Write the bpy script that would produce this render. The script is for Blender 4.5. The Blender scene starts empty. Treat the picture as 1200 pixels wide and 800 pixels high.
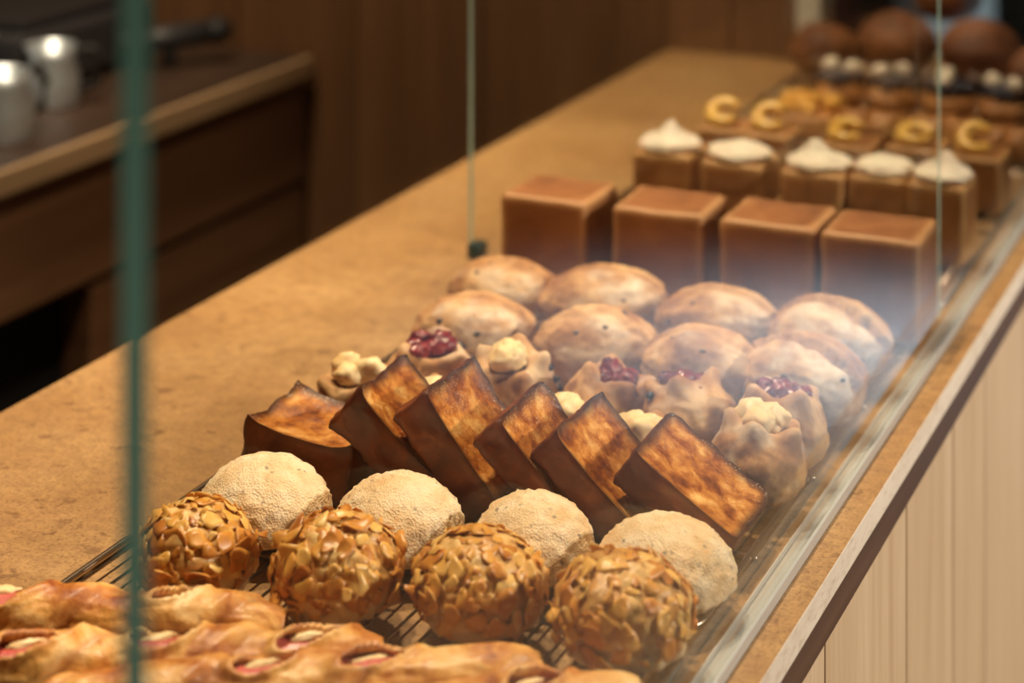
import bpy, math, random
import numpy as np
from mathutils import Vector, Matrix, Euler

random.seed(7)
sc = bpy.context.scene
COL = sc.collection
R = math.radians

# ------------------------------------------------------------------ camera
cam_d = bpy.data.cameras.new('camera')
cam = bpy.data.objects.new('camera', cam_d)
COL.objects.link(cam)
cam.location = (0.0, 0.0, 1.55)
cam.rotation_euler = (R(90), 0, R(24.5))
cam_d.sensor_width = 36
cam_d.lens = 69.42
cam_d.shift_y = -0.679
cam_d.clip_start = 0.02
cam_d.dof.use_dof = True
cam_d.dof.focus_distance = 1.41
cam_d.dof.aperture_fstop = 3.7
sc.camera = cam

# ------------------------------------------------------------------ world, lights, exposure
sc.view_settings.view_transform = 'Standard'
sc.view_settings.look = 'None'
sc.view_settings.gamma = 1
sc.view_settings.exposure = 0.0
world = bpy.data.worlds.new('world')
sc.world = world
world.use_nodes = True
world.node_tree.nodes['Background'].inputs[0].default_value = (0.8, 0.9, 1.0, 1)
world.node_tree.nodes['Background'].inputs[1].default_value = 0.03


def spot(name, loc, target, energy, color, angle, radius, blend=0.6):
    l = bpy.data.lights.new(name, 'SPOT')
    l.energy = energy
    l.color = color
    l.spot_size = R(angle)
    l.spot_blend = blend
    l.shadow_soft_size = radius
    o = bpy.data.objects.new(name, l)
    COL.objects.link(o)
    o.location = loc
    o.rotation_euler = (Vector(target) - Vector(loc)).to_track_quat('-Z', 'Y').to_euler()
    return o


def area(name, loc, target, sx, sy, energy, color):
    l = bpy.data.lights.new(name, 'AREA')
    l.shape = 'RECTANGLE'
    l.size, l.size_y = sx, sy
    l.energy = energy
    l.color = color
    o = bpy.data.objects.new(name, l)
    COL.objects.link(o)
    o.location = loc
    o.rotation_euler = (Vector(target) - Vector(loc)).to_track_quat('-Z', 'Y').to_euler()
    return o


WARM = (1.0, 0.77, 0.50)
for y, e in ((1.15, 122), (1.75, 112), (2.35, 112), (3.0, 92)):
    spot('ceiling_spot', (-0.95, y + 0.18, 2.75), (-0.68, y, 0.9), e, WARM, 62, 0.05)
spot('back_counter_spot', (-1.95, 2.3, 2.75), (-1.85, 2.1, 0.84), 34, (1, .75, .5), 80, 0.05)
floor_beam = area('added_floor_beam', (2.93, 4.0, 1.75), (0.22, 4.25, 0.0), 0.7, 0.7, 13.5, (0.72, 0.87, 1.0))  # added unseen beam, lights the floor patch that hazes the glass
floor_beam.data.spread = R(22)
spot('added_panel_spot', (2.6, 2.3, 2.3), (-0.38, 1.5, 0.45), 520, (1.0, .85, .68), 34, 0.10)  # added unseen lamp to brighten the counter's front boards
spot('added_drawer_spot', (-0.85, 1.7, 2.75), (-1.76, 2.0, 0.70), 85, WARM, 50, 0.06)  # added unseen lamp to brighten the back counter drawers
spot('added_wall_spot', (-1.55, 1.75, 2.75), (-1.45, 3.0, 1.25), 125, WARM, 70, 0.06)  # added unseen lamp to lift the plank wall out of the dark

# ------------------------------------------------------------------ node helpers


class NT:
    def __init__(self, name):
        self.m = bpy.data.materials.new(name)
        self.m.use_nodes = True
        self.t = self.m.node_tree
        self.b = self.t.nodes['Principled BSDF']
        self.out = self.t.nodes['Material Output']

    def set(self, sock, v):
        if hasattr(v, 'is_output'):
            self.t.links.new(v, sock)
        elif isinstance(v, (tuple, list)) and len(v) == 3 and sock.type == 'RGBA':
            sock.default_value = (*v, 1)
        else:
            sock.default_value = v

    def node(self, kind, out=0, props=None, **ins):
        n = self.t.nodes.new(kind)
        for k, v in (props or {}).items():
            setattr(n, k, v)
        for k, v in ins.items():
            key = int(k[1:]) if k[0] == 'i' and k[1:].isdigit() else k.replace('_', ' ')
            self.set(n.inputs[key], v)
        return n.outputs[out]

    def coord(self, scale=(1, 1, 1), kind='Object', seed=True):
        c = self.node('ShaderNodeTexCoord', kind)
        if seed:
            r = self.node('ShaderNodeObjectInfo', 'Random')
            k = self.math('MULTIPLY', r, 37.0)
            c = self.node('ShaderNodeVectorMath', 0, {'operation': 'ADD'}, i0=c, i1=k)
        return self.node('ShaderNodeMapping', 0, None, Vector=c, Scale=scale)

    def noise(self, vec, scale, detail=3, rough=0.55, dist=0.0):
        return self.node('ShaderNodeTexNoise', 0, None, Vector=vec, Scale=scale, Detail=detail, Roughness=rough,
                         Distortion=dist)

    def voro(self, vec, scale, feature='F1', out='Distance', rand=1.0):
        return self.node('ShaderNodeTexVoronoi', out, {'feature': feature}, Vector=vec, Scale=scale, Randomness=rand)

    def math(self, op, a, b=0.0, clamp=False):
        return self.node('ShaderNodeMath', 0, {'operation': op, 'use_clamp': clamp}, i0=a, i1=b)

    def ramp(self, fac, stops, interp='LINEAR'):
        n = self.t.nodes.new('ShaderNodeValToRGB')
        n.color_ramp.interpolation = interp
        els = n.color_ramp.elements
        while len(els) < len(stops):
            els.new(0.5)
        for e, (p, c) in zip(els, stops):
            e.position = p
            e.color = (*c, 1) if isinstance(c, (tuple, list)) else (c, c, c, 1)
        self.set(n.inputs[0], fac)
        return n.outputs[0]

    def mix(self, fac, a, b, mode='MIX'):
        n = self.t.nodes.new('ShaderNodeMix')
        n.data_type = 'RGBA'
        n.blend_type = mode
        self.set(n.inputs[0], fac)
        self.set(n.inputs[6], a)
        self.set(n.inputs[7], b)
        return n.outputs[2]

    def attr(self, name):
        return self.node('ShaderNodeAttribute', 'Fac', {'attribute_name': name})

    def bump(self, h, strength=0.5, dist=0.001, prev=None):
        n = self.t.nodes.new('ShaderNodeBump')
        n.inputs['Strength'].default_value = strength
        n.inputs['Distance'].default_value = dist
        self.set(n.inputs['Height'], h)
        if prev is not None:
            self.t.links.new(prev, n.inputs['Normal'])
        return n.outputs[0]

    def done(self, color=None, rough=None, normal=None, **kw):
        if color is not None:
            self.set(self.b.inputs['Base Color'], color)
        if rough is not None:
            self.set(self.b.inputs['Roughness'], rough)
        if normal is not None:
            self.t.links.new(normal, self.b.inputs['Normal'])
        for k, v in kw.items():
            self.set(self.b.inputs[k.replace('_', ' ')], v)
        return self.m


def plain(name, col, rough=0.5, **kw):
    return NT(name).done(col, rough, **kw)


# ------------------------------------------------------------------ materials
def m_stone():
    n = NT('warm limestone')
    v = n.coord(seed=False)
    big = n.noise(v, 5, 4, 0.6)
    fine = n.noise(v, 70, 5, 0.7)
    pits = n.noise(n.coord((1, 1, 1), seed=False), 48, 3, 0.6, 0.4)
    c = n.ramp(big, [(0.3, (.29, .155, .056)), (0.5, (.39, .22, .084)), (0.72, (.47, .29, .125))])
    c = n.mix(n.ramp(fine, [(0.35, 0.55), (0.6, 0.0)]), c, (.20, .095, .032))
    c = n.mix(n.ramp(pits, [(0.60, 0.0), (0.68, 0.7)]), c, (.17, .08, .03))
    gr = n.noise(v, 330, 3, 0.7)
    c = n.mix(n.ramp(gr, [(0.50, 0.0), (0.63, 0.62)]), c, (.15, .07, .025))
    vein = n.noise(n.coord((1.0, 1.6, 1), seed=False), 4.0, 4, 0.6, 1.2)
    c = n.mix(n.ramp(vein, [(0.47, 0.0), (0.5, 0.12), (0.53, 0.0)]), c, (.33, .19, .10))
    return n.done(c, n.ramp(fine, [(0.3, 0.55), (0.7, 0.38)]), n.bump(fine, 0.25, 0.0006))


def m_stone_edge():
    n = NT('honed pale stone edge')
    v = n.coord((1, .35, 1), seed=False)
    a = n.noise(v, 160, 4, 0.7)
    b = n.noise(v, 14, 3)
    c = n.ramp(b, [(0.3, (.66, .57, .46)), (0.7, (.78, .70, .60))])
    c = n.mix(n.ramp(a, [(0.5, 0.0), (0.72, 0.6)]), c, (.42, .30, .2))
    return n.done(c, 0.6, n.bump(a, 0.3, 0.0006))


def m_wood(name, lo, mid, hi, scale, axis='Z', rough=0.5, var=0.25):
    n = NT(name)
    st = {'X': (.06, 1, 1), 'Y': (1, .06, 1), 'Z': (1, 1, .05)}[axis]
    v = n.coord(st)
    a = n.noise(v, scale, 4, 0.6, 0.6)
    b = n.noise(v, scale * 6, 2, 0.5)
    c = n.ramp(a, [(0.28, lo), (0.5, mid), (0.72, hi)])
    c = n.mix(n.ramp(b, [(0.4, 0.35), (0.62, 0.0)]), c, lo)
    r = n.node('ShaderNodeObjectInfo', 'Random')
    c = n.mix(n.math('MULTIPLY', r, var), c, lo)
    return n.done(c, rough, n.bump(b, 0.12, 0.0006))


def m_glass():
    n = NT('clear glass pane')
    bf = n.node('ShaderNodeNewGeometry', 'Backfacing')
    ior = n.math('ADD', n.math('MULTIPLY', bf, 1 / 1.5 - 1.5), 1.5)
    fr = n.node('ShaderNodeFresnel', 0, None, IOR=ior)
    tr = n.node('ShaderNodeBsdfTransparent', 0, None, Color=(.985, .995, .99, 1))
    gl = n.node('ShaderNodeBsdfGlossy', 0, None, Color=(1, 1, 1, 1), Roughness=0.02)
    mx = n.node('ShaderNodeMixShader', 0, None, i0=fr, i1=tr, i2=gl)
    n.t.links.new(mx, n.out.inputs[0])
    return n.m


MAT = {}
MAT['stone'] = m_stone()
MAT['stone_edge'] = m_stone_edge()
MAT['walnut'] = m_wood('walnut strip', (.075, .036, .02), (.12, .06, .034), (.17, .09, .055), 30, 'Y', 0.5)
MAT['pale_wood'] = m_wood('pale oak cladding', (.50, .35, .21), (.62, .46, .30), (.68, .53, .37), 30, 'Z', 0.55, .35)
MAT['wall_wood'] = m_wood('brown wood wall plank', (.10, .045, .018), (.17, .08, .035), (.24, .12, .055), 14, 'Z', 0.5, .5)
MAT['back_oak'] = m_wood('oak worktop', (.34, .22, .12), (.46, .31, .18), (.55, .39, .24), 16, 'Y', 0.4)
MAT['dark_top'] = m_wood('near black stained worktop', (.03, .016, .01), (.05, .028, .018), (.075, .042, .028), 12, 'Y', 0.5)
MAT['back_wood'] = m_wood('dark stained cabinet wood', (.12, .055, .025), (.19, .092, .043), (.25, .13, .065), 12, 'Y', 0.5)
MAT['glass'] = m_glass()
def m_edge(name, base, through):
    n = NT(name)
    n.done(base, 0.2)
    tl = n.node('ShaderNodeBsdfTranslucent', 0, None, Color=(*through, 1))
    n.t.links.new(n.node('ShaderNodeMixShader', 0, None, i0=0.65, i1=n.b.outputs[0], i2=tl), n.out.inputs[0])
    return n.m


MAT['lit_edge'] = m_edge('lit green glass edge', (.50, .92, .86), (.72, 1.0, .95))  # pale copy: the glow of the lit divider edge is put into the colour
MAT['unlit_edge'] = m_edge('unlit green glass edge', (.16, .36, .38), (.16, .40, .42))  # dark copy: the shade on the near pane edge is put into the colour
MAT['alu'] = plain('anodised aluminium channel', (.60, .64, .66), 0.4, Metallic=0.55)
MAT['clip'] = plain('dark teal steel clip', (.03, .07, .075), 0.4, Metallic=0.6)
MAT['steel'] = plain('bronze tinted steel wire', (.42, .33, .25), 0.28, Metallic=1.0)
MAT['chrome'] = plain('polished chrome', (.78, .82, .84), 0.15, Metallic=1.0)
MAT['satin'] = plain('satin steel with daylight tint', (.72, .83, .93), 0.42, Metallic=0.85)  # blue in the base colour stands in for daylight on the steel
MAT['black'] = plain('black plastic', (.008, .008, .010), 0.6)
MAT['dark_grey'] = plain('dark grey metal', (.045, .045, .052), 0.45, Metallic=0.3)
MAT['niche'] = plain('black niche', (.004, .004, .004), 0.8)
MAT['plaster'] = plain('dark plaster', (.10, .085, .07), 0.8)
MAT['plaster_light'] = plain('pale plaster', (.45, .43, .40), 0.8)
MAT['porcelain'] = plain('white porcelain', (.75, .75, .73), 0.2)


def m_floor():
    n = NT('grey concrete floor')
    v = n.coord(seed=False)
    a = n.noise(v, 1.8, 5, 0.6)
    return n.done(n.ramp(a, [(0.3, (.20, .21, .22)), (0.7, (.30, .31, .32))]), 0.45)


MAT['floor'] = m_floor()


def m_bun():
    n = NT('pale sugar crust')
    v = n.coord()
    a = n.noise(v, 45, 4, 0.6)
    c = n.ramp(a, [(0.3, (.72, .46, .22)), (0.5, (.82, .62, .38)), (0.7, (.88, .74, .54))])
    sp = n.voro(v, 150, 'F1')
    gate = n.ramp(n.noise(v, 38, 2), [(0.47, 0.0), (0.56, 1.0)])
    dot = n.math('MULTIPLY', n.ramp(sp, [(0.16, 1.0), (0.30, 0.0)]), gate)
    c = n.mix(n.math('MULTIPLY', dot, 0.75), c, (.20, .17, .15))
    c = n.mix(n.math('MULTIPLY', n.attr('crack'), 0.6), c, (.55, .32, .13))
    grain = n.voro(v, 620, 'F1')
    g2 = n.noise(v, 260, 3, .7)
    nb = n.bump(grain, 0.55, 0.0012)
    nb = n.bump(g2, 0.5, 0.001, nb)
    return n.done(c, n.ramp(grain, [(0.1, .35), (0.35, .75)]), nb, Subsurface_Weight=0.12, Subsurface_Scale=0.004)


def m_flaky():
    n = NT('golden glazed pastry')
    v = n.coord()
    a = n.noise(v, 40, 5, 0.65, 0.6)
    c = n.ramp(a, [(0.28, (.42, .17, .04)), (0.46, (.62, .33, .10)), (0.62, (.76, .50, .20)), (0.78, (.82, .62, .32))])
    c = n.mix(n.attr('pale'), c, (.80, .66, .46))
    return n.done(c, 0.38, n.bump(n.noise(v, 110, 4, .65), 0.6, 0.002), Subsurface_Weight=0.08, Subsurface_Scale=0.004)


def m_flake():
    n = NT('toasted almond flake')
    v = n.coord()
    a = n.noise(v, 70, 3, 0.6)
    r = n.node('ShaderNodeObjectInfo', 'Random')
    f = n.math('ADD', n.math('MULTIPLY', a, 0.55), n.math('MULTIPLY', r, 0.45))
    c = n.ramp(f, [(0.22, (.40, .13, .018)), (0.42, (.62, .27, .045)), (0.62, (.76, .42, .095)), (0.85, (.84, .56, .20))])
    return n.done(c, 0.36, n.bump(a, 0.35, 0.001), Subsurface_Weight=0.1, Subsurface_Scale=0.003)


def m_crust():
    n = NT('dark caramelised crust')
    v = n.coord()
    a = n.noise(v, 34, 5, 0.65, 0.5)
    f = n.noise(v, 230, 4, 0.7)
    c = n.ramp(a, [(0.32, (.075, .012, .003)), (0.52, (.17, .036, .007)), (0.70, (.30, .085, .018))])
    c = n.mix(n.math('MULTIPLY', n.attr('edge'), 0.75), c, (.03, .009, .006))
    return n.done(c, 0.42, n.bump(f, 0.35, 0.001, n.bump(a, 0.4, 0.003)))


def m_cut():
    n = NT('fried golden brown bread face')
    v = n.coord()
    a = n.noise(v, 40, 7, 0.70, 0.15)
    f = n.noise(v, 260, 4, 0.7)
    c = n.ramp(a, [(0.34, (.13, .028, .006)), (0.44, (.32, .09, .014)), (0.54, (.58, .23, .045)), (0.68, (.90, .56, .20))])
    e = n.math('MULTIPLY', n.attr('edge'), n.math('ADD', n.math('MULTIPLY', a, 0.8), 0.55), True)
    c = n.mix(e, c, (.045, .012, .007))
    sug = n.math('MULTIPLY', n.ramp(n.voro(v, 420), [(0.14, 1.0), (0.26, 0.0)]),
                 n.ramp(n.noise(v, 30, 3), [(0.46, 0.0), (0.58, 1.0)]))
    c = n.mix(n.math('MULTIPLY', sug, 0.6), c, (.85, .70, .52))
    return n.done(c, 0.30, n.bump(f, 0.55, 0.0012, n.bump(a, 0.5, 0.003)), Specular_IOR_Level=0.35)


def m_rustic(name='floured rustic crust', flour=True):
    n = NT(name)
    v = n.coord()
    a = n.noise(v, 22, 5, 0.62, 0.5)
    c = n.ramp(a, [(0.32, (.20, .07, .018)), (0.44, (.38, .17, .05)), (0.56, (.56, .31, .12)), (0.72, (.68, .46, .23))])
    g = n.noise(v, 190, 4, .7)
    if flour:
        d = n.math('MULTIPLY', n.attr('flour'), n.ramp(g, [(0.3, 0.45), (0.6, 1.0)]))
        c = n.mix(n.math('MULTIPLY', d, 0.85), c, (.80, .70, .56))
    c = n.mix(n.math('MULTIPLY', n.attr('crack'), 0.7), c, (.24, .09, .035))
    return n.done(c, 0.75, n.bump(g, 0.4, 0.0012, n.bump(a, 0.4, 0.003)))


def m_loaf(name, lo, mid, hi, edge):
    n = NT(name)
    v = n.coord()
    a = n.noise(v, 18, 5, 0.6, 0.5)
    c = n.ramp(a, [(0.3, lo), (0.52, mid), (0.75, hi)])
    c = n.mix(n.math('MULTIPLY', n.attr('edge'), 0.7), c, edge)
    return n.done(c, 0.55, n.bump(n.noise(v, 90, 4, .65), 0.35, 0.0015))


def m_wrap():
    n = NT('baked roll dough')
    v = n.coord()
    a = n.noise(v, 26, 5, 0.62, 0.6)
    c = n.ramp(a, [(0.32, (.26, .06, .01)), (0.43, (.50, .18, .03)), (0.54, (.72, .38, .10)), (0.70, (.88, .64, .32))])
    c = n.mix(n.math('MULTIPLY', n.attr('crack'), 0.6), c, (.38, .14, .04))
    return n.done(c, n.ramp(n.noise(v, 60, 3), [(.35, .35), (.65, .6)]), n.bump(n.noise(v, 130, 5, .65), 0.6, 0.002), Coat_Weight=0.12, Coat_Roughness=0.25)


def m_mottle(name, lo, hi, scale, rough, bump=0.3, **kw):
    n = NT(name)
    v = n.coord()
    a = n.noise(v, scale, 4, 0.6)
    return n.done(n.ramp(a, [(0.3, lo), (0.7, hi)]), rough, n.bump(a, bump, 0.002), **kw)


MAT['bun'] = m_bun()
MAT['flaky'] = m_flaky()
MAT['flake'] = m_flake()
MAT['crust'] = m_crust()
MAT['cut'] = m_cut()
MAT['rustic'] = m_rustic()
MAT['loaf'] = m_loaf('brown loaf crust', (.17, .055, .014), (.28, .10, .028), (.38, .165, .055), (.58, .32, .14))
MAT['small_loaf'] = m_loaf('golden brown cube crust', (.24, .085, .02), (.38, .16, .045), (.52, .26, .085), (.66, .40, .16))
MAT['wrap'] = m_wrap()
MAT['ham'] = m_mottle('cooked pink ham', (.45, .05, .045), (.72, .20, .16), 60, 0.35, Subsurface_Weight=.1, Subsurface_Scale=.004)
MAT['cheese'] = m_mottle('melted pale cheese', (.80, .54, .24), (.90, .76, .48), 50, 0.45, Subsurface_Weight=.15, Subsurface_Scale=.004)
MAT['cream_cheese'] = m_mottle('baked cream cheese', (.82, .54, .22), (.90, .74, .45), 45, 0.5, Subsurface_Weight=.2, Subsurface_Scale=.005)
MAT['berry'] = m_mottle('dark red berry filling', (.05, .006, .008), (.30, .02, .022), 70, 0.22, .5)
MAT['raisin'] = m_mottle('black raisin', (.008, .006, .008), (.03, .018, .02), 150, 0.4, .5)
MAT['icing'] = m_mottle('whipped cream', (.84, .72, .56), (.90, .82, .69), 40, 0.5, Subsurface_Weight=.15, Subsurface_Scale=.004)
MAT['apple'] = m_mottle('glazed apple ring', (.74, .40, .06), (.90, .60, .16), 50, 0.3)
MAT['dice'] = m_mottle('orange fruit dice', (.66, .32, .05), (.82, .48, .12), 60, 0.35)
MAT['blueberry'] = m_mottle('blueberry', (.012, .012, .028), (.045, .045, .08), 90, 0.4)
MAT['choux'] = m_mottle('dark brown bun crust', (.085, .024, .006), (.25, .085, .02), 22, 0.65)
MAT['plait'] = m_mottle('brown baked dough', (.30, .11, .03), (.50, .24, .08), 25, 0.4)

# ------------------------------------------------------------------ mesh helpers
_rng = np.random.RandomState(3)
_perm = np.concatenate([_rng.permutation(256)] * 3)
_grad = _rng.normal(size=(256, 3))
_grad /= np.linalg.norm(_grad, axis=1)[:, None]


def pn(P):
    P = np.asarray(P, float)
    i = np.floor(P).astype(int)
    f = P - i
    u = f * f * f * (f * (f * 6 - 15) + 10)
    i &= 255
    tot = np.zeros(len(P))
    for dx in (0, 1):
        wx = u[:, 0] if dx else 1 - u[:, 0]
        for dy in (0, 1):
            wy = u[:, 1] if dy else 1 - u[:, 1]
            for dz in (0, 1):
                wz = u[:, 2] if dz else 1 - u[:, 2]
                h = _perm[_perm[_perm[i[:, 0] + dx] + i[:, 1] + dy] + i[:, 2] + dz]
                d = f - np.array([dx, dy, dz])
                tot += wx * wy * wz * (d * _grad[h]).sum(1)
    return tot * 1.6


def fbm(P, octv=3, gain=0.5):
    P = np.asarray(P, float)
    s, a = np.zeros(len(P)), 1.0
    for k in range(octv):
        s += a * pn(P * (2 ** k) + 17.3 * k)
        a *= gain
    return s


def sstep(a, b, x):
    t = np.clip((x - a) / (b - a), 0, 1)
    return t * t * (3 - 2 * t)


_ico = {}


def ico(k):
    if k not in _ico:
        import bmesh
        bm = bmesh.new()
        bmesh.ops.create_icosphere(bm, subdivisions=k, radius=1)
        bm.verts.ensure_lookup_table()
        _ico[k] = (np.array([v.co[:] for v in bm.verts]), [tuple(v.index for v in f.verts) for f in bm.faces])
        bm.free()
    return _ico[k]


def boxgrid(nx, ny, nz):
    idx, V, F = {}, [], []

    def vid(i, j, k):
        if (i, j, k) not in idx:
            idx[(i, j, k)] = len(V)
            V.append((2 * i / nx - 1, 2 * j / ny - 1, 2 * k / nz - 1))
        return idx[(i, j, k)]
    for i in range(nx):
        for j in range(ny):
            F.append((vid(i, j, 0), vid(i, j + 1, 0), vid(i + 1, j + 1, 0), vid(i + 1, j, 0)))
            F.append((vid(i, j, nz), vid(i + 1, j, nz), vid(i + 1, j + 1, nz), vid(i, j + 1, nz)))
    for i in range(nx):
        for k in range(nz):
            F.append((vid(i, 0, k), vid(i + 1, 0, k), vid(i + 1, 0, k + 1), vid(i, 0, k + 1)))
            F.append((vid(i, ny, k), vid(i, ny, k + 1), vid(i + 1, ny, k + 1), vid(i + 1, ny, k)))
    for j in range(ny):
        for k in range(nz):
            F.append((vid(0, j, k), vid(0, j, k + 1), vid(0, j + 1, k + 1), vid(0, j + 1, k)))
            F.append((vid(nx, j, k), vid(nx, j + 1, k), vid(nx, j + 1, k + 1), vid(nx, j, k + 1)))
    return np.array(V), F


def roundbox(half, r, n):
    V, F = boxgrid(n, n, n)
    V = np.sin(V * math.pi / 2)
    half = np.array(half)
    P = V * half
    inner = np.clip(P, -(half - r), half - r)
    d = P - inner
    L = np.linalg.norm(d, axis=1)
    L[L == 0] = 1
    return inner + d / L[:, None] * r, F, V


def make_mesh(name, V, F, mat, smooth=True, attrs=None):
    me = bpy.data.meshes.new(name)
    me.from_pydata([tuple(map(float, v)) for v in V], [], [tuple(map(int, f)) for f in F])
    for m in (mat if isinstance(mat, (list, tuple)) else [mat]):
        me.materials.append(m)
    if smooth:
        me.polygons.foreach_set('use_smooth', [True] * len(me.polygons))
    for k, a in (attrs or {}).items():
        at = me.attributes.new(k, 'FLOAT', 'POINT')
        at.data.foreach_set('value', np.asarray(a, dtype=np.float32))
    me.update()
    return me


def obj(name, me, parent=None, loc=(0, 0, 0), rot=(0, 0, 0), scale=(1, 1, 1)):
    o = bpy.data.objects.new(name, me)
    COL.objects.link(o)
    o.location, o.rotation_euler, o.scale = loc, rot, scale
    if parent is not None:
        o.parent = parent
    return o


def tag(o, label, cat, group=None, kind=None):
    o['label'] = label
    o['category'] = cat
    if group:
        o['group'] = group
    if kind:
        o['kind'] = kind
    return o


def empty(name, loc, label, cat, group=None, rz=0):
    o = obj(name, None, None, loc, (0, 0, rz))
    o.empty_display_size = 0.02
    return tag(o, label, cat, group)


def struct(o):
    o['kind'] = 'structure'
    return o


def box_me(name, lo, hi, mat, bevel=0.0):
    lo, hi = np.array(lo, float), np.array(hi, float)
    c, h = (lo + hi) / 2, (hi - lo) / 2
    if bevel:
        import bmesh
        bm = bmesh.new()
        bmesh.ops.create_cube(bm, size=2)
        for v in bm.verts:
            v.co = Vector(tuple(c + np.array(v.co[:]) * h))
        bmesh.ops.bevel(bm, geom=bm.edges[:], offset=bevel, segments=2, profile=0.5, affect='EDGES')
        me = bpy.data.meshes.new(name)
        bm.to_mesh(me)
        bm.free()
        me.materials.append(mat)
        return me
    V = [(x, y, z) for z in (lo[2], hi[2]) for y in (lo[1], hi[1]) for x in (lo[0], hi[0])]
    F = [(0, 2, 3, 1), (4, 5, 7, 6), (0, 1, 5, 4), (2, 6, 7, 3), (0, 4, 6, 2), (1, 3, 7, 5)]
    return make_mesh(name, V, F, mat, False)


def box(name, lo, hi, mat, parent=None, bevel=0.0):
    return obj(name, box_me(name, lo, hi, mat, bevel), parent)


def tube(path, r, seg=8, closed=False):
    P = [Vector(p) for p in path]
    n = len(P)
    V, F = [], []
    rr = r if hasattr(r, '__len__') else [r] * n
    up = Vector((0, 0, 1))
    for i in range(n):
        a = P[(i - 1) % n] if (closed or i > 0) else P[i]
        b = P[(i + 1) % n] if (closed or i < n - 1) else P[i]
        t = (b - a).normalized()
        u = t.cross(up)
        if u.length < 1e-3:
            u = t.cross(Vector((1, 0, 0)))
        u.normalize()
        w = u.cross(t).normalized()
        for k in range(seg):
            an = 2 * math.pi * k / seg
            V.append(P[i] + u * (math.cos(an) * rr[i]) + w * (math.sin(an) * rr[i]))
    for i in range(n if closed else n - 1):
        j = (i + 1) % n
        for k in range(seg):
            l = (k + 1) % seg
            F.append((i * seg + k, j * seg + k, j * seg + l, i * seg + l))
    if not closed:
        F.append(tuple(range(seg)))
        F.append(tuple((n - 1) * seg + k for k in reversed(range(seg))))
    return V, F


def cyl(name, p0, p1, r, mat, parent=None, seg=16):
    V, F = tube([p0, p1], r, seg)
    me = make_mesh(name, V, F, mat, True)
    return obj(name, me, parent)


def lump(name, radii, mat, seed, amp=0.1, freq=2.0, k=4, flat=None, attrs=None):
    V, F = ico(k)
    d = 1 + amp * fbm(V * freq + seed * 7.7, 3)
    P = V * d[:, None] * np.array(radii)
    if flat is not None:
        P[:, 2] = np.maximum(P[:, 2], flat)
    return make_mesh(name, P, F, mat, True, attrs)


ZC = 0.90            # worktop height
ZR = ZC + 0.0086     # top of the cooling racks

# ------------------------------------------------------------------ setting
FX0, FX1, FY0, FY1, CH = -2.5, 3.0, -1.6, 6.0, 2.9
struct(box('floor', (-0.72, FY0, -0.05), (FX1, FY1, 0), MAT['floor']))
struct(box('floor', (FX0, FY0, -0.05), (-0.72, FY1, 0), plain('dark rubber floor', (.035, .02, .014), .6)))
struct(box('ceiling', (FX0, FY0, CH), (FX1, FY1, CH + 0.1), MAT['plaster']))
struct(box('wall_left', (FX0 - 0.1, FY0, 0), (FX0, FY1, CH), MAT['wall_wood']))
struct(box('wall_near', (FX0, FY0 - 0.1, 0), (FX1, FY0, CH), MAT['plaster']))
# wall_right with a wide shop window
wr = struct(box('wall_right', (FX1, FY0, 0), (FX1 + 0.1, FY1, 0.55), MAT['plaster_light']))
struct(box('wall_right', (FX1, FY0, 2.55), (FX1 + 0.1, FY1, CH), MAT['plaster_light']))
struct(box('wall_right', (FX1, FY0, 0.55), (FX1 + 0.1, 2.05, 2.55), MAT['plaster_light']))
struct(box('wall_right', (FX1, 4.75, 0.55), (FX1 + 0.1, FY1, 2.55), MAT['plaster_light']))
w1 = obj('window_1', None)
struct(w1)
for nm, lo, hi in (('frame', (FX1, 2.05, 0.55), (FX1 + .08, 4.75, 0.60)), ('frame', (FX1, 2.05, 2.50), (FX1 + .08, 4.75, 2.55)),
                   ('frame', (FX1, 2.05, 0.60), (FX1 + .08, 2.10, 2.50)), ('frame', (FX1, 4.70, 0.60), (FX1 + .08, 4.75, 2.50)),
                   ('frame', (FX1 + .02, 3.38, 0.60), (FX1 + .07, 3.42, 2.50))):
    box(nm, lo, hi, MAT['dark_grey'], w1)
box('pane', (FX1 + .04, 2.10, 0.60), (FX1 + .048, 4.70, 2.50), MAT['glass'], w1)
# far wall of the room with a low window
struct(box('wall_far', (FX0, FY1, 0), (FX1, FY1 + 0.1, CH), MAT['plaster']))
w2 = struct(obj('window_2', None))
skym = NT('daylit frosted pane')
skym.done((.3, .35, .38), 0.3, Emission_Color=(.58, .72, .76, 1), Emission_Strength=0.5)
box('pane', (-1.40, FY1 - .03, .36), (-1.13, FY1 - .02, 1.5), skym.m, w2)
for lo, hi in (((-1.45, FY1 - .05, .31), (-1.08, FY1, .36)), ((-1.45, FY1 - .05, .36), (-1.40, FY1, 1.55)),
               ((-1.13, FY1 - .05, .36), (-1.08, FY1, 1.55))):
    box('frame', lo, hi, MAT['plaster_light'], w2)
# partition of upright wooden planks at the far end of the counter
wb = struct(obj('wall_back', None))
x = FX0
i = 0
while x < -0.885:
    wd = (0.115, 0.14, 0.10, 0.125)[i % 4]
    x1 = min(x + wd, -0.875)
    if x < -1.101 < x1:
        x1 = -1.101
    box('plank', (x + .001, 3.0 + .003 * (i % 2), 0 if x1 < -1.10 else ZC + .001), (x1 - .001, 3.06, CH), MAT['wall_wood'], wb)
    x = x1
    i += 1
tm = plain('pale painted post', (.62, .60, .52), .5)
struct(box('trim_1', (-0.873, 2.985, ZC), (-0.835, 3.06, CH), tm))
struct(box('baseboard_back', (FX0, 2.985, 0), (-1.1, 2.999, 0.09), MAT['back_wood']))

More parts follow.
